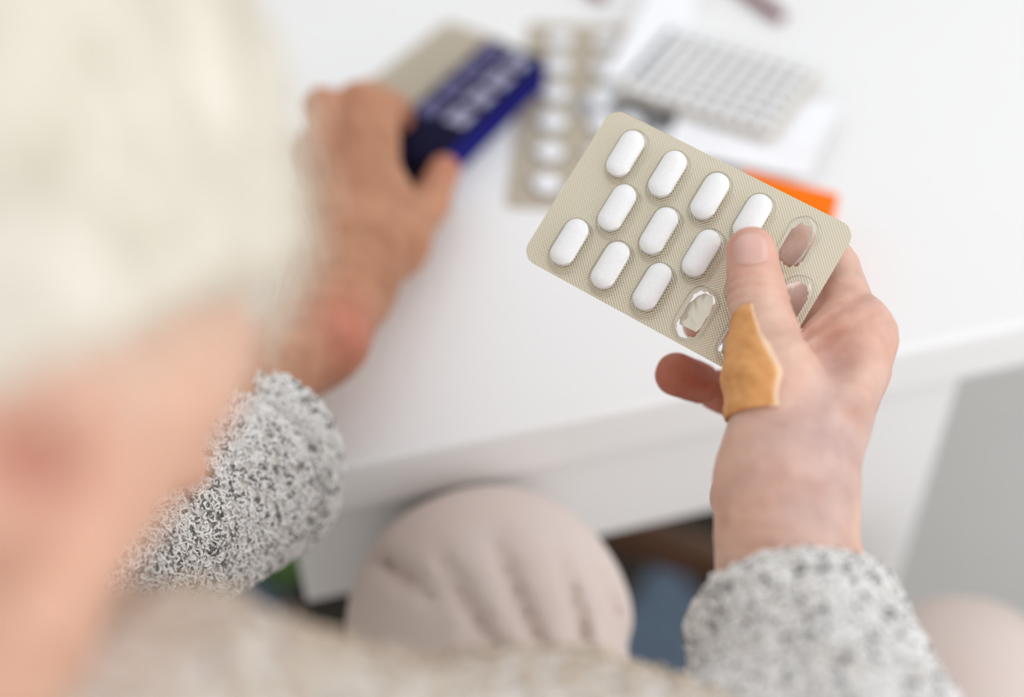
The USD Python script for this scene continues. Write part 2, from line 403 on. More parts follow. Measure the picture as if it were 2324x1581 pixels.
for k, (cx, cy) in enumerate(cells):
    full = k not in empty
    rr = [ring(bub_out, i_, z_, (cx, cy)) for i_, z_ in ((-0.0006, 0.00006), (-0.0001, 0.0002), (0.00015, 0.0006), (0.0004, 0.0036), (0.0007, 0.0049), (0.0013, 0.0059), (0.0024, 0.0064), (0.0042, 0.0066))]
    if not full:   # pushed-in bubble
        for i, r_ in enumerate(rr):
            if i > 1:
                s = (meshkit.noise(np.column_stack([r_[:, :2] * 260, np.full(len(r_), k * 3.1)]), 3) - 0.5)
                r_[:, 2] *= 0.72 + 0.5 * s; r_[:, :2] += (s * 0.0012)[:, None]
    n = len(rr[0]); v = np.vstack(rr + [np.mean(rr[-1], 0)[None]]); j = np.arange(n); jn = (j + 1) % n; f = []
    for i in range(len(rr) - 1):
        a, b = i * n, (i + 1) * n; f += [np.stack([a + j, a + jn, b + jn], 1), np.stack([a + j, b + jn, b + j], 1)]
    f.append(np.stack([np.full(n, len(rr) * n), (len(rr) - 1) * n + j, (len(rr) - 1) * n + jn], 1))
    bub = obj('bubble', trimesh.Trimesh(v, np.vstack(f), process=False), M['pvc'], pack, smooth=50, label=None if full else 'empty dented clear bubble with torn foil')
    if full:
        dx, dy = rng.uniform(-0.0003, 0.0003, 2) + [-0.0006, 0.0005]; c = (cx + dx, cy + dy)
        hh = 0.0053
        prof = [(0.0026, 0.0002), (0.0006, 0.0006), (0.0, 0.0012), (0.0, 0.0034), (0.00035, 0.0038), (0.00055, 0.0040), (0.0012, 0.00455), (0.0021, 0.0050), (0.0032, hh)]
        tb = loft([ring(tab_out, i, z, c) for i, z in prof])
        obj('tablet', tb, M['tablet'], bub, smooth=40)
    else:          # foil flap pushed out behind the opening
        q = tear[k]
        if k in (13, 14, 4):
            side = {13: 1, 14: -1, 4: 1}[k]; ys = np.linspace(-0.30, 0.47, 8) if k == 13 else np.linspace(-0.5, -0.12, 6) if k == 14 else np.linspace(-0.4, 0.45, 8); rows = []
            for y in ys:
                w = q['W'] * (0.5 * math.sqrt(max(1 - (2 * abs(y)) ** 2.6, 0.05)))
                reach = (2.05 if k == 13 else 1.5 if k == 14 else 0.35) * w
                xs = np.linspace(0, 1, 5)
                rows.append([[cx + side * (w - x * reach) + 0.0004 * rng.uniform(-1, 1), cy + y * q['L'], -0.0004 - (0.0016 if k == 13 else 0.003) * x ** 1.2 - 0.0009 * rng.uniform(0, 1) * x] for x in xs])
            top = np.array(rows); obj('foil_flap', sheet(top, 0.0001, np.tile([0, 0, 1.0], top.shape[:2] + (1,))), M['foilin'], pack, smooth=None, label='crumpled flap of torn foil')


# ================================================================== things on the table
def pill_pack(name, label, o, ux, w, h, cols, rows, pr, pitchx, pitchy, matf, z=0.7503, margin=None, tilt=None, pillh=0.004, skip=()):
    Mx = frame(np.array([o[0], o[1], z]), ux)
    if tilt is not None:
        Mx[:3, :3] = Mx[:3, :3] @ trimesh.transformations.euler_matrix(*tilt)[:3, :3]
    t = thing(name, label, 'blister pack', Mx)
    pl = sg.box(-w / 2, -h / 2, w / 2, h / 2).buffer(-0.005).buffer(0.005)
    obj('foil', prism(pl, 0, 0.0005), matf, t, smooth=None)
    a = np.linspace(0, 2 * math.pi, 16, endpoint=False); circ = np.stack([np.cos(a), np.sin(a)], 1)
    for i in range(cols):
        for j_ in range(rows):
            if (i, j_) in skip:
                continue
            c = ((i - (cols - 1) / 2) * pitchx, (j_ - (rows - 1) / 2) * pitchy)
            rb = pr * 1.22
            b_ = obj('bubble', loft([ring(circ * rb, x * rb, z_, c) for x, z_ in ((0, 0.0005), (0.03, 0.002), (0.12, pillh * 0.8), (0.3, pillh + 0.0008), (0.6, pillh + 0.0011))]), M['pvc2'], t, smooth=50)
            obj('tablet', loft([ring(circ * pr, x * pr, z_, c) for x, z_ in ((0.2, 0.0006), (0.02, 0.0012), (0, pillh * 0.6), (0.15, pillh * 0.9), (0.5, pillh + 0.0002))]), M['tabletx'], b_, smooth=50)
    return t


def dirn(a, b):
    return unit(T(*b) - T(*a))


# beige blister strip with two rows of large round tablets
c0, c1 = T(1265, 155), T(1240, 423)
ax = unit(c1 - c0); side = np.cross([0, 0, 1.0], ax)            # side points to larger image x
mid = (c0 + c1) / 2
lat = (T(1373, 250) - T(1257, 293)); lat = abs(lat @ np.cross(ax, [0, 0, 1.0])); pit = np.linalg.norm(c1 - c0) / 4
u = unit(np.cross([0, 0, 1.0], ax)); u = u if u[0] > 0 else -u
oo = mid + u * lat * 0.5 - ax * pit * 0.5
pill_pack('blister_pack', 'beige blister strip with two rows of big round tablets beside the navy carton', oo, u, lat + 0.044, pit * 6 + 0.012, 2, 6, 0.0085, lat, pit, M['foil2'])
# crowded pack of many small tablets
q = [T(1482, 90), T(1842, 195), T(1772, 355), T(1425, 265)]
ctr = sum(q) / 4; ux = unit(q[1] - q[0]); wq = (np.linalg.norm(q[1] - q[0]) + np.linalg.norm(q[2] - q[3])) / 2; hq = (np.linalg.norm(q[3] - q[0]) + np.linalg.norm(q[2] - q[1])) / 2
pill_pack('blister_pack', 'blister pack crowded with small white tablets, lying on the white leaflet', ctr, ux, wq, hq * 0.98, 10, 7, 0.0043, wq / 10.6, hq / 7.3, M['foil3'], z=0.7620, pillh=0.0035)
# grey pack under it
g0 = T(1500, 285); pill_pack('blister_pack', 'grey blister pack half hidden under the crowded tablet pack', g0, dirn((1440, 245), (1570, 322)), 0.105, 0.055, 4, 2, 0.0070, 0.026, 0.026, mat('grey_foil', srgb(176, 176, 178), 0.4, metallic=0.4), z=0.7512)
# beige empty-looking pack behind navy carton
b0 = T(982, 158); pill_pack('blister_pack', 'plain beige blister pack lying face down behind the navy carton', b0, dirn((880, 250), (1080, 90)), 0.105, 0.050, 5, 2, 0.0045, 0.019, 0.022, M['foil2'], pillh=0.0025, skip=[(a, b) for a in range(5) for b in range(2)])
# white leaflet under the crowded pack: a folded sheet, slightly wavy
def sheet_on_table(name, label, cat_, pts, z, mt, th=0.0006, wave=0.0008):
    c = np.array([T(*p) for p in pts]); g = np.linspace(0, 1, 12); rows = []
    for a in g:
        rows.append([(1 - a) * ((1 - b) * c[0] + b * c[1]) + a * ((1 - b) * c[3] + b * c[2]) for b in g])
    r = np.array(rows); r[..., 2] = z + wave * (1 + np.sin(r[..., 0] * 90) * np.cos(r[..., 1] * 70))
    t = thing(name, label, cat_, frame(np.array([r[..., 0].mean(), r[..., 1].mean(), 0.75]), [1, 0, 0])); r = r - np.array([r[..., 0].mean(), r[..., 1].mean(), 0.75])
    obj('sheet', sheet(r, th, np.tile([0, 0, 1.0], (12, 12, 1))), mt, t, smooth=40)
    for k_ in (4, 8):   # fold ridges
        obj('fold', tube(r[k_] + [0, 0, 0.0004], 0.0006, 5), mt, t)
    return t


sheet_on_table('leaflet', 'white folded paper leaflet under the crowded blister pack', 'leaflet', [(1570, 215), (1905, 262), (1830, 430), (1500, 372)], 0.7580, M['paper'])
# white carton standing open behind the strip
wb = thing('carton', 'white folding carton lying open behind the blister packs', 'carton', frame(np.append(T(1462, 100)[:2], 0.7505), dirn((1385, 200), (1480, 20))))
obj('body', rbox([-0.062, -0.022, 0], [0.050, 0.010, 0.012], 0.001), M['paper'], wb)
obj('flap', rbox([0.048, -0.022, 0.0107], [0.070, 0.009, 0.0118], 0.0004), M['paper'], wb)
obj('side_stripe', rbox([-0.05, 0.0098, 0.002], [0.045, 0.0106, 0.010], 0.0002), mat('beige_stripe', srgb(212, 200, 180), 0.5), wb, label='beige stripe along the side')  # thin beige strip along the carton's long side
# orange carton standing upright
od = 0.752; oa, ob = P(1688, 384, od), P(1906, 440, od); zc = (oa[2] + ob[2]) / 2
ob = T(1906, 440, zc); oa = T(1688, 384, zc); ow = np.linalg.norm(ob - oa)
oc = thing('carton', 'bright orange carton half hidden behind the held blister pack', 'carton', frame([oa[0], oa[1], 0.7502], ob - oa))
hh = zc - 0.7502
obj('body', rbox([0, -0.024, 0], [ow, 0, hh - 0.0008], 0.0008), M['orange'], oc)
obj('lid_flap', rbox([0.0006, -0.0236, hh - 0.0008], [ow - 0.0006, -0.0003, hh], 0.0003), M['orange'], oc)
# navy carton in the left hand
zb = 0.7725
p1, p2, p4 = T(1106, 86, zb), T(1216, 150, zb), T(898, 275, zb)
ux = unit(p1 - p4); Lb = np.linalg.norm(p1 - p4) + 0.022; Wb = abs((p2 - p1) @ np.cross([0, 0, 1.0], ux))
nb = thing('carton', 'navy blue medicine carton with pale blurred print gripped by the left hand', 'carton', frame([p1[0], p1[1], 0.7503], ux))
obj('body', rbox([-Lb, -Wb, 0], [0, 0, zb - 0.7505], 0.0008), M['navy'], nb)
obj('side_panel', rbox([-Lb + 0.001, -Wb - 0.0004, 0.0008], [-0.001, -Wb + 0.0002, zb - 0.7513], 0.0001), M['blueside'], nb, label='brighter blue long side')
zt = zb - 0.7505
for k in range(4):     # two printed rows on the top face
    cx = -0.014 - k * 0.0222; a = np.linspace(0, 2 * math.pi, 20, endpoint=False)
    obj('print_mark', prism(sg.Polygon(np.stack([cx + 0.0095 * np.cos(a), -Wb * 0.25 + Wb * 0.19 * np.sin(a)], 1)), zt, zt + 0.00012), M['print_dim'], nb, smooth=None, label='dim violet printed spot')
    for s in range(2):
        obj('print_line', prism(sg.box(cx - 0.007 - 0.001 * (k % 2), -Wb * (0.70 + 0.18 * s), cx + 0.009 - 0.003 * s, -Wb * (0.56 + 0.18 * s)), zt, zt + 0.00012), M['print'], nb, smooth=None, label='pale illegible printed line')

# eyeglasses beyond the packs: the temple tips reach into the picture
ga, gb = T(1366, -2, 0.752), T(1772, 44, 0.752)
gv = unit(T(1690, -34, 0.752) - gb); gu = -np.cross([0, 0, 1.0], gv); gu = unit(gu * [1, 1, 0]); gv = np.cross([0, 0, 1.0], gu); gw = (gb - ga) @ gu; g0y = (gb - ga) @ gv
gl = thing('eyeglasses', 'maroon framed eyeglasses, temple tips pointing to the blister packs', 'eyeglasses', frame([ga[0], ga[1], 0.7503], gu))
for x0, x1, y0 in ((0.0, -0.006, 0.0), (gw, gw - 0.026, g0y)):
    xs = np.linspace(0, 1, 14); y = y0 + xs * (0.139 - y0)
    obj('temple', tube(np.column_stack([x0 + (x1 - x0) * xs, y, 0.0035 + 0.012 * np.clip(xs - 0.15, 0, 1)]), np.where(xs < 0.25, 0.0042, 0.0026), 8), M['maroon'], gl)
gy = 0.137
for sgn in (-1, 1):
    cxg = gw / 2 - 0.016 + sgn * 0.030; a = np.linspace(0, 2 * math.pi, 33)
    loop = np.column_stack([cxg + 0.025 * np.cos(a), np.full(33, gy), 0.021 + 0.0185 * np.sin(a)])
    rim = obj('rim', tube(loop, 0.0020, 6), M['maroon'], gl)
    obj('lens', loft([np.column_stack([cxg + 0.0245 * np.cos(a[:-1]), np.full(32, gy + z), 0.021 + 0.018 * np.sin(a[:-1])]) for z in (-0.0005, 0.0005)]), M['lens'], gl)
obj('bridge', tube(np.column_stack([np.linspace(-0.006, 0.006, 7) + gw / 2 - 0.016, np.full(7, gy), 0.026 + 0.003 * np.cos(np.linspace(-1.5, 1.5, 7))]), 0.0018, 6), M['maroon'], gl)

# ================================================================== the seated woman
me = UsdGeom.Xform.Define(stage, path('person'))
tag(me, 'white-haired person in grey boucle sweater, seated, hands over the white table edge', 'person')
CD = lambda x, y, d: x * RT + y * UP + d * FW          # a direction given across, up and along the line of sight

# ---- right hand: joints, then one smooth surface
rh = dict(cmc=P(1752, 1085, .487), tm=P(1756, 850, .4965), ti=P(1717, 672, .5075), tt=P(1704, 571, .5085),
          i0=P(1832, 1118, .488), i1=P(1950, 765, .512), i2=P(1893, 604, .5355), i3=P(1806, 555, .5365), i4=P(1735, 580, .537),
          m0=P(1832, 1135, .503), m1=P(1944, 835, .532), m2=P(1868, 682, .560), m3=P(1695, 735, .566), m4=P(1592, 733, .557),
          r0=P(1815, 1150, .518), r1=P(1922, 888, .552), r2=P(1775, 935, .592), r3=P(1650, 893, .574), r4=P(1533, 850, .557),
          l0=P(1800, 1165, .530), l1=P(1890, 935, .570), l2=P(1792, 1005, .592), l3=P(1735, 990, .584), l4=P(1702, 968, .574),
          w1=P(1757, 1215, .478), w2=P(1798, 1225, .499), f1=P(1790, 1330, .466), f2=P(1808, 1330, .484), e1=P(1905, 1800, .425), e2=P(1920, 1800, .44))
J = rh
palm = [(cap(J['i0'], J['i1'], .0135, .0108), .01), (cap(J['m0'], J['m1'], .0135, .0112), .012), (cap(J['r0'], J['r1'], .013, .0105), .012), (cap(J['l0'], J['l1'], .012, .0095), .012),
        (cap(J['w1'], J['i0'], .0152, .0135), .012), (cap(J['w2'], J['m0'], .0165, .0135), .012), (cap(J['w2'], J['l0'], .016, .012), .012),
        (cap(J['w1'], J['f1'], .0152, .0185), .014), (cap(J['w2'], J['f2'], .0165, .020), .014), (cap(J['f1'], J['e1'], .0185, .026), .014), (cap(J['f2'], J['e2'], .020, .028), .014),
        (cap(J['w1'], J['cmc'], .0152, .0158), .012), (cap(J['cmc'], J['tm'], .0158, .0142), .012), (cap(J['cmc'], J['i1'], .012, .009), .014),
        (cap(P(1806, 846, .5055), P(1888, 768, .515), .0092, .0090), .010), (ball(P(1679, 1128, .505), .0108), .006), (ball(P(1858, 778, .4925), .0125), -.012)]
thumb = [(cap(J['tm'], J['ti'], .0128, .0100), .009), (cap(J['ti'], J['tt'], .0099, .0090), .006), (ball(J['tm'], .0138), .008)]
fingers = []
for k, rr in (('i', (.0104, .0086, .0080, .0074)), ('m', (.0108, .0088, .0082, .0076)), ('r', (.0102, .0086, .0080, .0085)), ('l', (.0092, .0074, .0068, .0064))):
    fingers += [(cap(J[k + '1'], J[k + '2'], rr[0], rr[1]), .006), (cap(J[k + '2'], J[k + '3'], rr[1], rr[2]), .0035), (cap(J[k + '3'], J[k + '4'], rr[2], rr[3]), .0035)]
fpalm, fthumb = blend(palm), blend(thumb)
ffing = [blend(fingers[3 * i:3 * i + 3]) for i in range(4)]


def crease(p, c, axis, amp, w):
    s = (p - c) @ unit(axis)
    return amp * np.exp(-(s / w) ** 2)


def groove(p, a, b, amp, w, reach=.009):
    ab = b - a; l = np.linalg.norm(ab); e = ab / l; t = np.clip((p - a) @ e, 0, l); q = p - a - t[:, None] * e
    s = q @ unit(np.cross(e, CAM - a))
    return amp * np.exp(-(s / w) ** 2 - (np.linalg.norm(q, axis=1) / reach) ** 4) * np.exp(-((t / l - .5) / .52) ** 4)


HAND_FOLDS = [(P(1818, 772, .502), P(1930, 690, .503), .0016, .0016), (P(1830, 800, .500), P(1925, 745, .503), .0012, .0016), (P(1880, 700, .506), P(1950, 672, .508), .0010, .0012),
              (P(1690, 1195, .463), P(1880, 1215, .465), .0005, .0012), (P(1700, 1245, .46), P(1890, 1248, .462), .0005, .0012), (P(1735, 800, .483), P(1800, 770, .49), .0006, .0014), (P(1690, 770, .487), P(1760, 752, .489), .0005, .0012),
              (P(1950, 790, .50), P(2005, 770, .51), .0006, .0011), (P(1950, 745, .50), P(2008, 728, .51), .0006, .0011)]


def fR(p):
    d = smin(fpalm(p), fthumb(p), .008)
    for g in ffing:
        d = smin(d, g(p), .006)
    ax_ = unit(J['ti'] - J['tm']); near = np.exp(-(np.linalg.norm(p - J['ti'], axis=1) / .014) ** 4)
    for o, a in ((-.0068, .0007), (-.0036, .0012), (0.0, .0014), (.0034, .0012), (.0066, .0007)):
        d = d + near * crease(p, J['ti'] + ax_ * o + (0.0012 * math.sin(o * 900)) * RT, ax_ + 0.12 * RT, a, .0010)
    rax = J['r4'] - J['r3']
    for c, a_, amp in ((P(1600, 876, .567), rax, .0021), (P(1612, 881, .568), rax, .0012), (J['i2'], J['i3'] - J['i1'], .0004)):
        d = d + np.exp(-(np.linalg.norm(p - c, axis=1) / .013) ** 4) * crease(p, c, a_, amp, .0010)
    # tendons and veins on the back of the hand, wrist folds
    for a_, b_, amp, w in ((J['i0'], J['i1'], .0006, .003), (P(1905, 1120, .475), P(1990, 840, .52), .0007, .0022), (P(1850, 1000, .478), P(1925, 830, .503), .0006, .0020), (P(1800, 1180, .462), P(1850, 1000, .478), .0006, .0022), (J['w1'], J['cmc'] + (J['tm'] - J['cmc']) * .8, .0005, .003)):
        q = cap(a_, b_, 0.0, 0.0)
        d = d - amp * np.exp(-(np.abs(q(p) - .0) / (w + .012)) ** 2 * 1.0)
    for a_, b_, amp, w in HAND_FOLDS:
        d = d + groove(p, a_, b_, amp, w, .014)
    d = d + .00055 * (meshkit.noise(p * 210, 4) - .5) + .0009 * (meshkit.noise(p * 90, 9) - .5)
    return d


lo_, hi_ = np.min(list(J.values()), 0) - .035, np.max(list(J.values()), 0) + .035
right_hand = solid(fR, lo_, hi_, .00098, passes=1)

# ---- left hand
L = dict(w1=P(728, 768, .660), w2=P(700, 760, .676), e=np.array([-.21, .27, .85]), cmc=P(800, 660, .698), tm=P(903, 560, .733), ti=P(973, 462, .764), tt=P(1008, 388, .785),
         i0=P(772, 690, .684), i1=P(862, 432, .742), i2=P(864, 246, .775), i3=P(893, 243, .798), i4=P(906, 268, .812),
         m0=P(752, 684, .681), m1=P(800, 408, .735), m2=P(815, 232, .760), m3=P(842, 218, .790), m4=P(858, 250, .812),
         r0=P(728, 678, .682), r1=P(742, 415, .735), r2=P(730, 243, .756), r3=P(748, 235, .788), r4=P(785, 265, .812),
         l0=P(705, 682, .690), l1=P(696, 452, .745), l2=P(686, 345, .768), l3=P(698, 325, .792), l4=P(735, 345, .812))
J2 = L
lp = [(cap(J2['i0'], J2['i1'], .0150, .0118), .01), (cap(J2['m0'], J2['m1'], .0150, .0120), .012), (cap(J2['r0'], J2['r1'], .0145, .0112), .012), (cap(J2['l0'], J2['l1'], .0140, .0105), .012),
      (cap(J2['w1'], J2['i0'], .0180, .015), .012), (cap(J2['w2'], J2['l0'], .0175, .014), .012), (cap(J2['w1'], J2['e'], .0185, .036), .014), (cap(J2['w2'], J2['e'], .0180, .036), .014),
      (cap(J2['w1'], J2['cmc'], .0175, .0160), .012), (cap(J2['cmc'], J2['tm'], .0160, .0142), .014), (cap(P(880, 535, .735), P(866, 450, .742), .011, .0105), .014), (cap(J2['cmc'], J2['i1'], .013, .010), .014)]
lt = [(cap(J2['tm'], J2['ti'], .0138, .0106), .008), (cap(J2['ti'], J2['tt'], .0106, .0090), .006)]
lf = []
for k, rr in (('i', (.0112, .0096, .0086, .0078)), ('m', (.0114, .0096, .0088, .0078)), ('r', (.0108, .0092, .0082, .0074)), ('l', (.0098, .0080, .0072, .0066))):
    lf.append(blend([(cap(J2[k + '1'], J2[k + '2'], rr[0], rr[1]), .006), (cap(J2[k + '2'], J2[k + '3'], rr[1], rr[2]), .004), (cap(J2[k + '3'], J2[k + '4'], rr[2], rr[3]), .004), (ball(J2[k + '2'], rr[1] * 1.06), .004)]))
flp, flt = blend(lp), blend(lt)


def fL(p):
    d = smin(flp(p), flt(p), .010)
    for g in lf:
        d = smin(d, g(p), .006)
    for k in 'imr':   # tendons
        d = d - .0010 * np.exp(-((cap(J2[k + '0'], J2[k + '1'], 0., 0.)(p) / .0145) ** 2))
    return d + .0008 * (meshkit.noise(p * 120, 5) - .5)


lo2, hi2 = np.min(list(J2.values()), 0) - .05, np.max(list(J2.values()), 0) + .05
left_hand = solid(fL, lo2, hi2, .0020)

# ---- head and neck
HC = P(-330, 430, .325); HF = unit(CD(.45, -.12, .88)); HU = CD(-.11, .97, .22); HU = unit(HU - HF * (HU @ HF)); HR = np.cross(HF, HU)
AX = np.stack([HR, HF, HU])
hp = lambda r, f, u: HC + HR * r + HF * f + HU * u
EAR = P(75, 1015, .243)
earn = unit(CD(.25, -.25, -.9))
neck0 = P(-420, 1750, .30)
headp = [(ell(HC, AX, [.072, .090, .086]), .01), (ball(P(300, 790, .312), .0258), .03), (ball(P(60, 960, .282), .026), .03), (cap(P(0, 1050, .285), P(-190, 1780, .285), .020, .026), .03),
         (cap(hp(0, .04, -.085), hp(.02, .03, -.07), .024, .022), .03), (cap(hp(0, .085, -.005), hp(0, .103, -.032), .009, .0115), .012), (cap(hp(-.016, .088, -.062), hp(.016, .088, -.062), .008, .008), .010),
         (ball(hp(.030, .076, -.004), .017), .012), (ball(hp(-.030, .076, -.004), .017), .012), (cap(hp(-.02, -.03, -.05), neck0, .05, .052), .03),
         (ell(EAR, np.stack([unit(np.cross(earn, HU)), earn, HU]), [.017, .0075, .029]), .006), (ball(EAR + earn * .008 + HU * -.002, .0085), -.006), (ball(EAR + HU * -.026 + earn * .002, .008), .006)]
fH = blend(headp)
head = solid(fH, HC - .19, HC + .17, .003)

# ---- trunk, hips and legs under the clothes
hipl, hipr = np.array([.03, -.10, .54]), np.array([.18, -.08, .54])
kl, kr = P(1108, 1432, .685), P(2185, 1592, .76)
al, ar = np.array([kl[0] - .02, .40, .0995]), np.array([kr[0] + .03, .38, .0995])
shl, shr = np.array([-.30, .03, .93]), np.array([.05, .02, .97])
elr, ell_ = J['e1'] + np.array([.04, -.05, -.03]), J2['e']
nb_ = np.array([-.12, .04, .98])
ftr = blend([(cap(nb_ - [0, 0, .08], np.array([.08, -.12, .60]), .075, .095), .03), (cap(hipl, hipr, .085, .085), .05), (cap(neck0, nb_ - [0, 0, .05], .045, .055), .03),
             (cap(shl, nb_, .045, .05), .03), (cap(shr, nb_, .045, .05), .03), (cap(shl, ell_, .042, .034), .02), (cap(shr, elr, .040, .032), .02), (cap(elr, J['e1'], .032, .026), .02),
             (cap(hipl, kl, .070, .050), .03), (cap(hipr, kr, .070, .040), .03), (cap(kl, al, .046, .034), .02), (cap(kr, ar, .040, .034), .02)])
trunk = solid(ftr, np.array([-.42, -.26, .03]), np.array([.34, .52, 1.08]), .009)


def join(ms):
    out = None
    for t in ms:
        q = m3.Manifold(m3.Mesh(vert_properties=np.asarray(t.vertices, np.float32), tri_verts=np.asarray(t.faces, np.uint32)))
        if q.status() != m3.Error.NoError:
            return trimesh.util.concatenate(ms)
        out = q if out is None else out + q
    return tri(out)


body = join([trunk, right_hand, left_hand, head])
v = np.asarray(body.vertices)
dR, dL = fpalm(v), flp(v); dist = lambda c: np.linalg.norm(v - c, axis=1)[:, None]
onR, onL = (np.abs(fR(v)) < .004), (np.abs(fL(v)) < .006)
nz = meshkit.fbm(v * 38, 4, 2)[:, None]; nz2 = meshkit.fbm(v * 75, 3, 8)[:, None]
C = lambda *a: np.array(srgb(*a))
tint = C(226, 188, 162) * (1 - nz) + C(222, 170, 146) * nz
tR = C(228, 199, 180) * (1 - nz) + C(216, 168, 146) * nz
tR = np.where(nz2 > .56, tR * .8 + .2 * C(196, 176, 168), tR)
for c, w, a in ((J['tt'], .012, .45), (J['ti'], .010, .25), (J['r4'], .014, .9), (J['i1'], .014, .35), (J['tm'], .012, .15), (J['cmc'], .02, .2)):
    k = a * np.exp(-(dist(c) / w) ** 2); tR = tR * (1 - k) + C(214, 128, 108) * k
k = .75 * np.exp(-(ffing[2](v)[:, None] / .004) ** 2); tR = tR * (1 - k) + C(172, 98, 72) * k  # shade under the held pack painted into the ring finger's tone
for a_, b_ in ((P(1905, 1120, .475), P(1990, 840, .52)), (P(1850, 1000, .478), P(1925, 830, .503)), (P(1800, 1180, .462), P(1850, 1000, .478)), (P(1850, 1200, .464), P(1905, 1010, .478)), (P(1760, 1010, .474), P(1830, 930, .487))):
    k = .40 * np.exp(-((cap(a_, b_, 0., 0.)(v + .004 * (nz - .5) * [1, 1, 1])[:, None] - .003).clip(0) / .0075) ** 2); tR = tR * (1 - k) + C(190, 164, 158) * k
for c, w in ((P(1930, 940, .487), .0022), (P(1962, 905, .5), .0025), (P(1865, 1110, .462), .002)):
    k = .5 * np.exp(-(dist(c) / (w * 2)) ** 2); tR = tR * (1 - k) + C(178, 112, 84) * k
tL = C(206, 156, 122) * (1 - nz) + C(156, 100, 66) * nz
for c, w, a in ((P(820, 740, .645), .022, .6), (J2['tt'], .016, .5), (J2['i4'], .014, .5)):
    k = a * np.exp(-(dist(c) / w) ** 2); tL = tL * (1 - k) + C(206, 118, 98) * k
k = .4 * np.exp(-(dist(P(745, 560, .70)) / .024) ** 2); tL = tL * (1 - k) + C(150, 94, 56) * k  # tan patch, with shade on the back of the hand painted in
for c, w in ((P(938, 622, .72), .003), (P(720, 560, .70), .006), (P(790, 520, .71), .005)):
    k = .6 * np.exp(-(dist(c) / w) ** 2); tL = tL * (1 - k) + C(120, 78, 50) * k
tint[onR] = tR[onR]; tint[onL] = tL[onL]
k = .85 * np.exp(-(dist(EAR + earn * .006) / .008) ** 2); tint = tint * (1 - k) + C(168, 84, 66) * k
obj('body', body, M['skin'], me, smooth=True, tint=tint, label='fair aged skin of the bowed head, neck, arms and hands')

# ---- thumb nails
def nail(f, tip, root, out, length, width, back, mt):
    a = unit(tip - root); n_ = unit(out - a * (out @ a)); s = np.cross(a, n_); g = np.linspace(-1, 1, 15); rows = []
    for y in np.linspace(-1, 1, 15):
        w = width / 2 * (1 - .10 * max(-y, 0) ** 3 - .42 * max(y, 0) ** 3)
        rows.append([tip + a * (back + y * length / 2 - (.0012 * x * x if y > 0 else -.0010 * x * x) * abs(y)) + s * (x * w) + n_ * .02 for x in g])
    r = np.array(rows); q = trace(f, r.reshape(-1, 3), -n_); q = q.reshape(r.shape)
    nn = normal(f, q.reshape(-1, 3)).reshape(r.shape); e = np.abs(np.stack(np.meshgrid(g, g), -1)); lift = .00055 - .0007 * (np.maximum(e[..., 0] ** 6, (e[..., 1]) ** 8 * .6))
    return sheet(q + nn * lift[..., None], .0006, nn)


obj('fingernail', nail(fR, J['tt'], J['ti'], P(1712, 560, .3) - J['tt'], .0118, .0126, .0002, None), M['nail'], me, smooth=True, label='pale pink nail of the right thumb')
obj('fingernail', nail(fL, J2['tt'], J2['ti'], RT * .8 + FW * .6, .0120, .0115, .001, None), M['nail'], me, smooth=True, label='nail of the left thumb')

# ---- sticking plaster round the thumb's base: outline in (angle, length) about the metacarpal
pa, pb = P(1745, 960, .4925), P(1722, 690, .505); pax = unit(pb - pa)
toc = unit(CAM - (pa + pb) / 2); toc = unit(toc - pax * (toc @ pax)); sd = np.cross(pax, toc); sd = sd if sd @ RT < 0 else -sd      # sd: to the thumb's outer side


def plaster(th0, th1, s0, s1, lift, thick, n=26, mth=40):
    rows = []
    for i in range(n):
        s = i / (n - 1); a0, a1 = np.interp(s, s0, th0), np.interp(s, s0, th1)
        rows.append([(pa + pax * (s1[0] + (s1[1] - s1[0]) * s) + .03 * (math.cos(math.radians(t)) * toc + math.sin(math.radians(t)) * sd), -(math.cos(math.radians(t)) * toc + math.sin(math.radians(t)) * sd)) for t in np.linspace(a0, a1, mth)])
    o = np.array([[c[0] for c in r] for r in rows]); d = np.array([[c[1] for c in r] for r in rows]); q = o.reshape(-1, 3); dd = d.reshape(-1, 3)
    for _ in range(60):
        q = q + dd * (np.clip(fR(q), -.003, .008) * .9)[:, None]
    nn = normal(fR, q, 6e-4); wr = .0013 * np.sin((q - pa) @ pax * 520 + 1.2 * np.sin((q @ sd) * 300)) * (meshkit.noise(q * 120, 7)) + .0006 * (meshkit.noise(q * 160, 3) - .3)
    q = q + nn * (lift + np.maximum(wr, -.0002))[:, None]
    return sheet(q.reshape(o.shape), thick, nn.reshape(o.shape))


ss = [0, .12, .3, .5, .68, .85, 1.0]
pl_ = obj('adhesive_plaster', plaster([-8, -8, -14, -4, 4, 10, 16], [125, 128, 130, 130, 128, 105, 30], ss, (.002, .0405), .0011, .0010), M['plaster'], me, smooth=True, label='tan fabric sticking plaster wrapped round the right thumb')
obj('plaster_edge', plaster([-13, -13, -20, -12, -2, 5, 12], [-2, -2, -6, 2, 8, 13, 17], ss, (.0015, .0405), .00095, .0009, 26, 8), M['plaster_edge'], pl_, smooth=True, label='pale curling adhesive rim')

# ---- hair: a full white cap ending in a line over the ear
n_h = unit(np.cross(P(590, 640, .31) - CAM, P(-40, 925, .31) - CAM)); n_h = n_h if n_h @ UP > 0 else -n_h
ph = CAM
fh0 = blend([(ell(HC, AX, [.086, .104, .099]), .01), (ball(P(205, 460, .315), .027), .03), (ball(P(215, 140, .33), .028), .04)])


def fHair(p):
    r = meshkit.fbm(p * np.array([60, 60, 60]), 4, 3) - .5
    d = smin(fh0(p), fH(p) - .007, .02) + .010 * r
    cut = -((p - ph) @ n_h) + .010 * (meshkit.fbm(p * 70, 3, 6) - .5)
    return -smin(-d, -cut, .012)


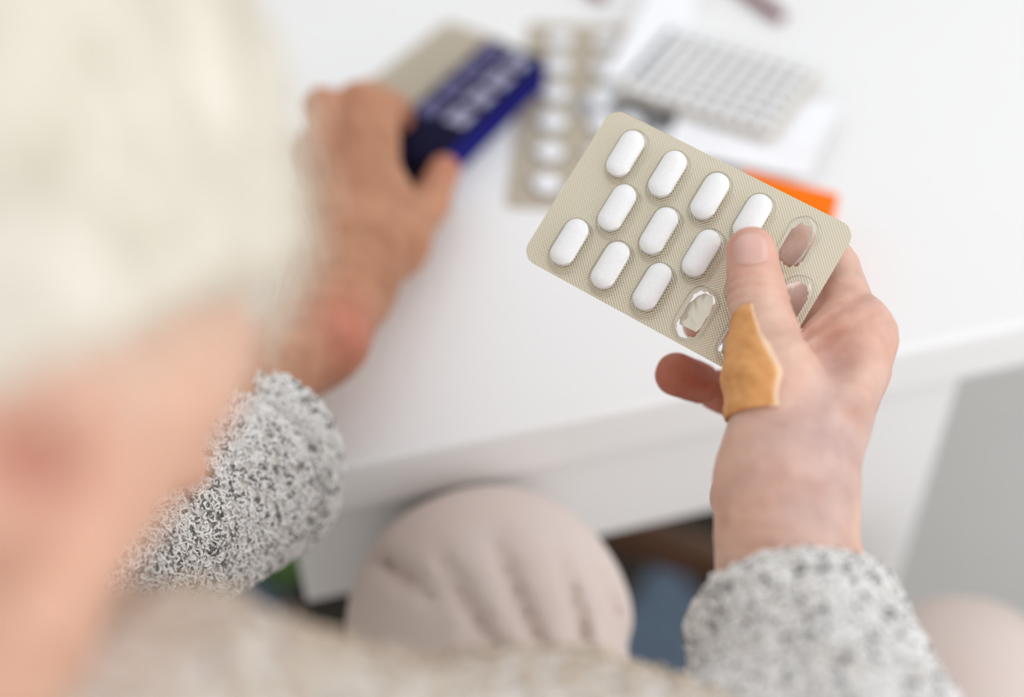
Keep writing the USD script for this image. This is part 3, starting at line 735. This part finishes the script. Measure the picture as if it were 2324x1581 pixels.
hair_mesh = solid(fHair, HC - .16, HC + .17, .0028)
hair = obj('hair', hair_mesh, M['hair'], me, smooth=True, label='short fluffy white hair')
rs = np.random.default_rng(11)
pts_, fi = trimesh.sample.sample_surface(hair_mesh, 2600, seed=4); nh = hair_mesh.face_normals[fi]
flow = unit(HF * .4 - HU * .9); cv = []
for p_, n_ in zip(pts_, nh):
    t_ = flow - n_ * (flow @ n_) + rs.normal(0, .25, 3); t_ /= np.linalg.norm(t_); l_ = rs.uniform(.015, .035)
    cv.append([p_ - n_ * .001, p_ + t_ * l_ * .35 + n_ * .002, p_ + t_ * l_ * .7 + n_ * .002, p_ + t_ * l_ - n_ * .001])
cv = np.array(cv, np.float32)
bc = UsdGeom.BasisCurves.Define(stage, path('loose_strands', hair)); bc.CreateTypeAttr('linear'); bc.CreatePointsAttr(Vt.Vec3fArray.FromNumpy(cv.reshape(-1, 3)))
bc.CreateCurveVertexCountsAttr(Vt.IntArray.FromNumpy(np.full(len(cv), 4, np.int32))); bc.CreateWidthsAttr(Vt.FloatArray.FromNumpy(np.full(len(cv) * 4, .00035, np.float32))); bc.SetWidthsInterpolation('vertex')
UsdShade.MaterialBindingAPI.Apply(bc.GetPrim()).Bind(M['hair']); tag(bc, 'loose fine white hairs', kind='stuff')
for s_ in (-1, 1):
    obj('eyeball', trimesh.creation.icosphere(2, .0115).apply_translation(hp(s_ * .030, .0835, -.004)), M['eye'], me, smooth=True)

# ---- trousers
fold = [(P(1055, 1360, .64), P(1120, 1470, .60)), (P(1150, 1300, .64), P(1225, 1475, .59)), (P(1365, 1330, .66), P(1440, 1500, .62)), (P(1290, 1330, .645), P(1330, 1480, .60)), (P(850, 1260, .67), P(980, 1350, .63))]
fold = [(a, b) for a, b in fold]
ft0 = blend([(cap(kl, hipl, .0640, .088), .04), (cap(kr, hipr, .050, .088), .04), (cap(hipl, hipr, .100, .100), .05), (cap(kl, al, .060, .062), .03), (cap(kr, ar, .050, .060), .03)])


def fT(p):
    d = ft0(p)
    for a, b in fold:
        ab = b - a; t = np.clip((p - a) @ ab / (ab @ ab), 0, 1); q = p - a - t[:, None] * ab
        e = unit(ab); w = unit(np.cross(e, CAM - a)); s = q @ w; lng = np.abs((p - a) @ e - np.linalg.norm(ab) / 2)
        d = d + .0095 * np.exp(-(s / .0036) ** 2) * np.exp(-(lng / (.62 * np.linalg.norm(ab))) ** 4) * np.exp(-(np.linalg.norm(q, axis=1) / .06) ** 2)
    return d + .004 * (meshkit.noise(p * 22, 2) - .5)


obj('trousers', solid(fT, np.array([-.12, -.24, .06]), np.array([.34, .50, .76]), .0042), M['trousers'], me, smooth=True, label='soft taupe trousers creased over the bent knees')
for a_ in (al, ar):
    obj('shoe', tri(m3.Manifold.batch_hull([m3.Manifold.sphere(r_, 20).translate([float(x) for x in a_ + o_]) for r_, o_ in ((.042, np.array([0, -.03, -.045])), (.045, np.array([0, .10, -.044])), (.030, np.array([0, .17, -.058])), (.04, np.array([0, 0, .0])))])), M['shoe'], me, smooth=True)

# ---- sweater
rc, re = P(1787, 1335, .469), P(1850, 1581, .446); lc, ls = P(618, 1018, .630), P(525, 1085, .602)
raxis, laxis = unit(rc - re), unit(lc - P(546, 1066, .611))
fs0 = blend([(cap(nb_ - [0, 0, .07], np.array([.08, -.12, .60]), .098, .125), .03), (cap(P(330, 1900, .322), P(1280, 2090, .392), .046, .060), .04), (cap(P(1280, 2090, .392), np.array([.10, -.02, .74]), .060, .11), .05),
             (cap(P(330, 1900, .322), nb_, .046, .08), .04), (cap(shl, nb_, .062, .07), .04), (cap(shr, nb_, .06, .065), .04), (cap(shl, ell_, .060, .050), .03), (cap(shr, elr, .058, .046), .03),
             (cap(elr, J['e1'], .046, .040), .03), (cap(J['e1'], re, .040, .034), .02), (cap(re, rc + raxis * .02, .034, .0335), .01),
             (cap(ell_, ls, .050, .041), .02), (cap(P(562, 1054, .615), lc + laxis * .02, .0425, .0415), .006)])


def fS(p):
    d = fs0(p) + .0060 * (meshkit.fbm(p * 55, 3, 12) - .5)
    d = d + .0055 * np.exp(-(((p - lc) @ laxis + .026) / .0032) ** 2) * (np.linalg.norm(p - lc, axis=1) < .07)
    d = -smin(-d, -((p - rc) @ raxis + .004 * (meshkit.noise(p * 80, 2) - .5) + 1e3 * (np.linalg.norm(p - rc, axis=1) > .09) * -1), .010)      # cut the cuffs square
    d = -smin(-d, -((p - lc) @ laxis + .004 * (meshkit.noise(p * 80, 6) - .5) - 1e3 * (np.linalg.norm(p - lc, axis=1) > .10)), .010)
    d = -smin(-d, cap(rc + raxis * .02, rc - raxis * .035, .0275, .024)(p), .004)                                  # hollow ends
    d = -smin(-d, cap(lc + laxis * .02, lc - laxis * .035, .034, .030)(p), .004)
    return d


sw = solid(fS, np.array([-.40, -.28, .46]), np.array([.24, .56, 1.08]), .0036)
near_ = 0
sweater = obj('sweater', sw, M['knit'], me, smooth=True, label='speckled grey and cream boucle knit sweater')
cen = sw.triangles_center; q = cen - CAM; dd = q @ FW; uu, vv = q @ RT / dd, q @ UP / dd
inview = (np.abs(uu) < .47) & (np.abs(vv) < .36) & (dd > .2)
sub = trimesh.Trimesh(sw.vertices, sw.faces[inview], process=False)
NL = 42000; lp_, lfi = trimesh.sample.sample_surface(sub, NL, seed=7); ln = sub.face_normals[lfi]
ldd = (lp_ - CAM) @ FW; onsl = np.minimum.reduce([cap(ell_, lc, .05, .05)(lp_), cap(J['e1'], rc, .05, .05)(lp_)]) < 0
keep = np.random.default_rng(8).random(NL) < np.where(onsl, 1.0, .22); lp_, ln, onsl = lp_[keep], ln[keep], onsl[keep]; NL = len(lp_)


def curls(sel, r0, r1, tr, lift, seed, c0, c1):
    r = np.random.default_rng(seed); p, n_ = lp_[sel], ln[sel]; k = len(p)
    t = np.cross(n_, r.normal(0, 1, (k, 3))); t /= np.linalg.norm(t, axis=1, keepdims=True); n2 = n_ + r.normal(0, .45, (k, 3)); n2 /= np.linalg.norm(n2, axis=1, keepdims=True)
    t = t - n2 * (t * n2).sum(1, keepdims=True); t /= np.linalg.norm(t, axis=1, keepdims=True); b = np.cross(n2, t)
    R_ = r.uniform(r0, r1, k); S, m = 8, 4; ang = np.linspace(0, 1.6 * math.pi, S); V = np.zeros((k, S, m, 3))
    for i, a in enumerate(ang):
        rad = (math.cos(a) * t + math.sin(a) * b); cpt = p + n_ * lift + rad * R_[:, None] * (1 + .15 * math.sin(2.3 * a)) + n2 * (.0006 * math.sin(1.7 * a))
        for j in range(m):
            th = 2 * math.pi * j / m; V[:, i, j] = cpt + tr * (math.cos(th) * rad + math.sin(th) * n2)
    idx = np.arange(S * m).reshape(S, m); F = []
    for i in range(S - 1):
        for j in range(m):
            a_, b_, c_, d_ = idx[i, j], idx[i, (j + 1) % m], idx[i + 1, (j + 1) % m], idx[i + 1, j]; F += [[a_, c_, b_], [a_, d_, c_]]
    F = np.array(F)[None] + (np.arange(k) * S * m)[:, None, None]
    warm_lit = np.where(onsl[sel], 0.0, 1.0)[:, None]; tn = np.array(c0) * (1 - warm_lit) + np.array(c1) * warm_lit; tn = tn * r.uniform(.88, 1.06, (k, 1))  # trunk loops tinted beige to carry the warm light on them
    return trimesh.Trimesh(V.reshape(-1, 3), F.reshape(-1, 3), process=False), np.repeat(tn, S * m, 0)


pick = np.random.default_rng(3).random(NL)
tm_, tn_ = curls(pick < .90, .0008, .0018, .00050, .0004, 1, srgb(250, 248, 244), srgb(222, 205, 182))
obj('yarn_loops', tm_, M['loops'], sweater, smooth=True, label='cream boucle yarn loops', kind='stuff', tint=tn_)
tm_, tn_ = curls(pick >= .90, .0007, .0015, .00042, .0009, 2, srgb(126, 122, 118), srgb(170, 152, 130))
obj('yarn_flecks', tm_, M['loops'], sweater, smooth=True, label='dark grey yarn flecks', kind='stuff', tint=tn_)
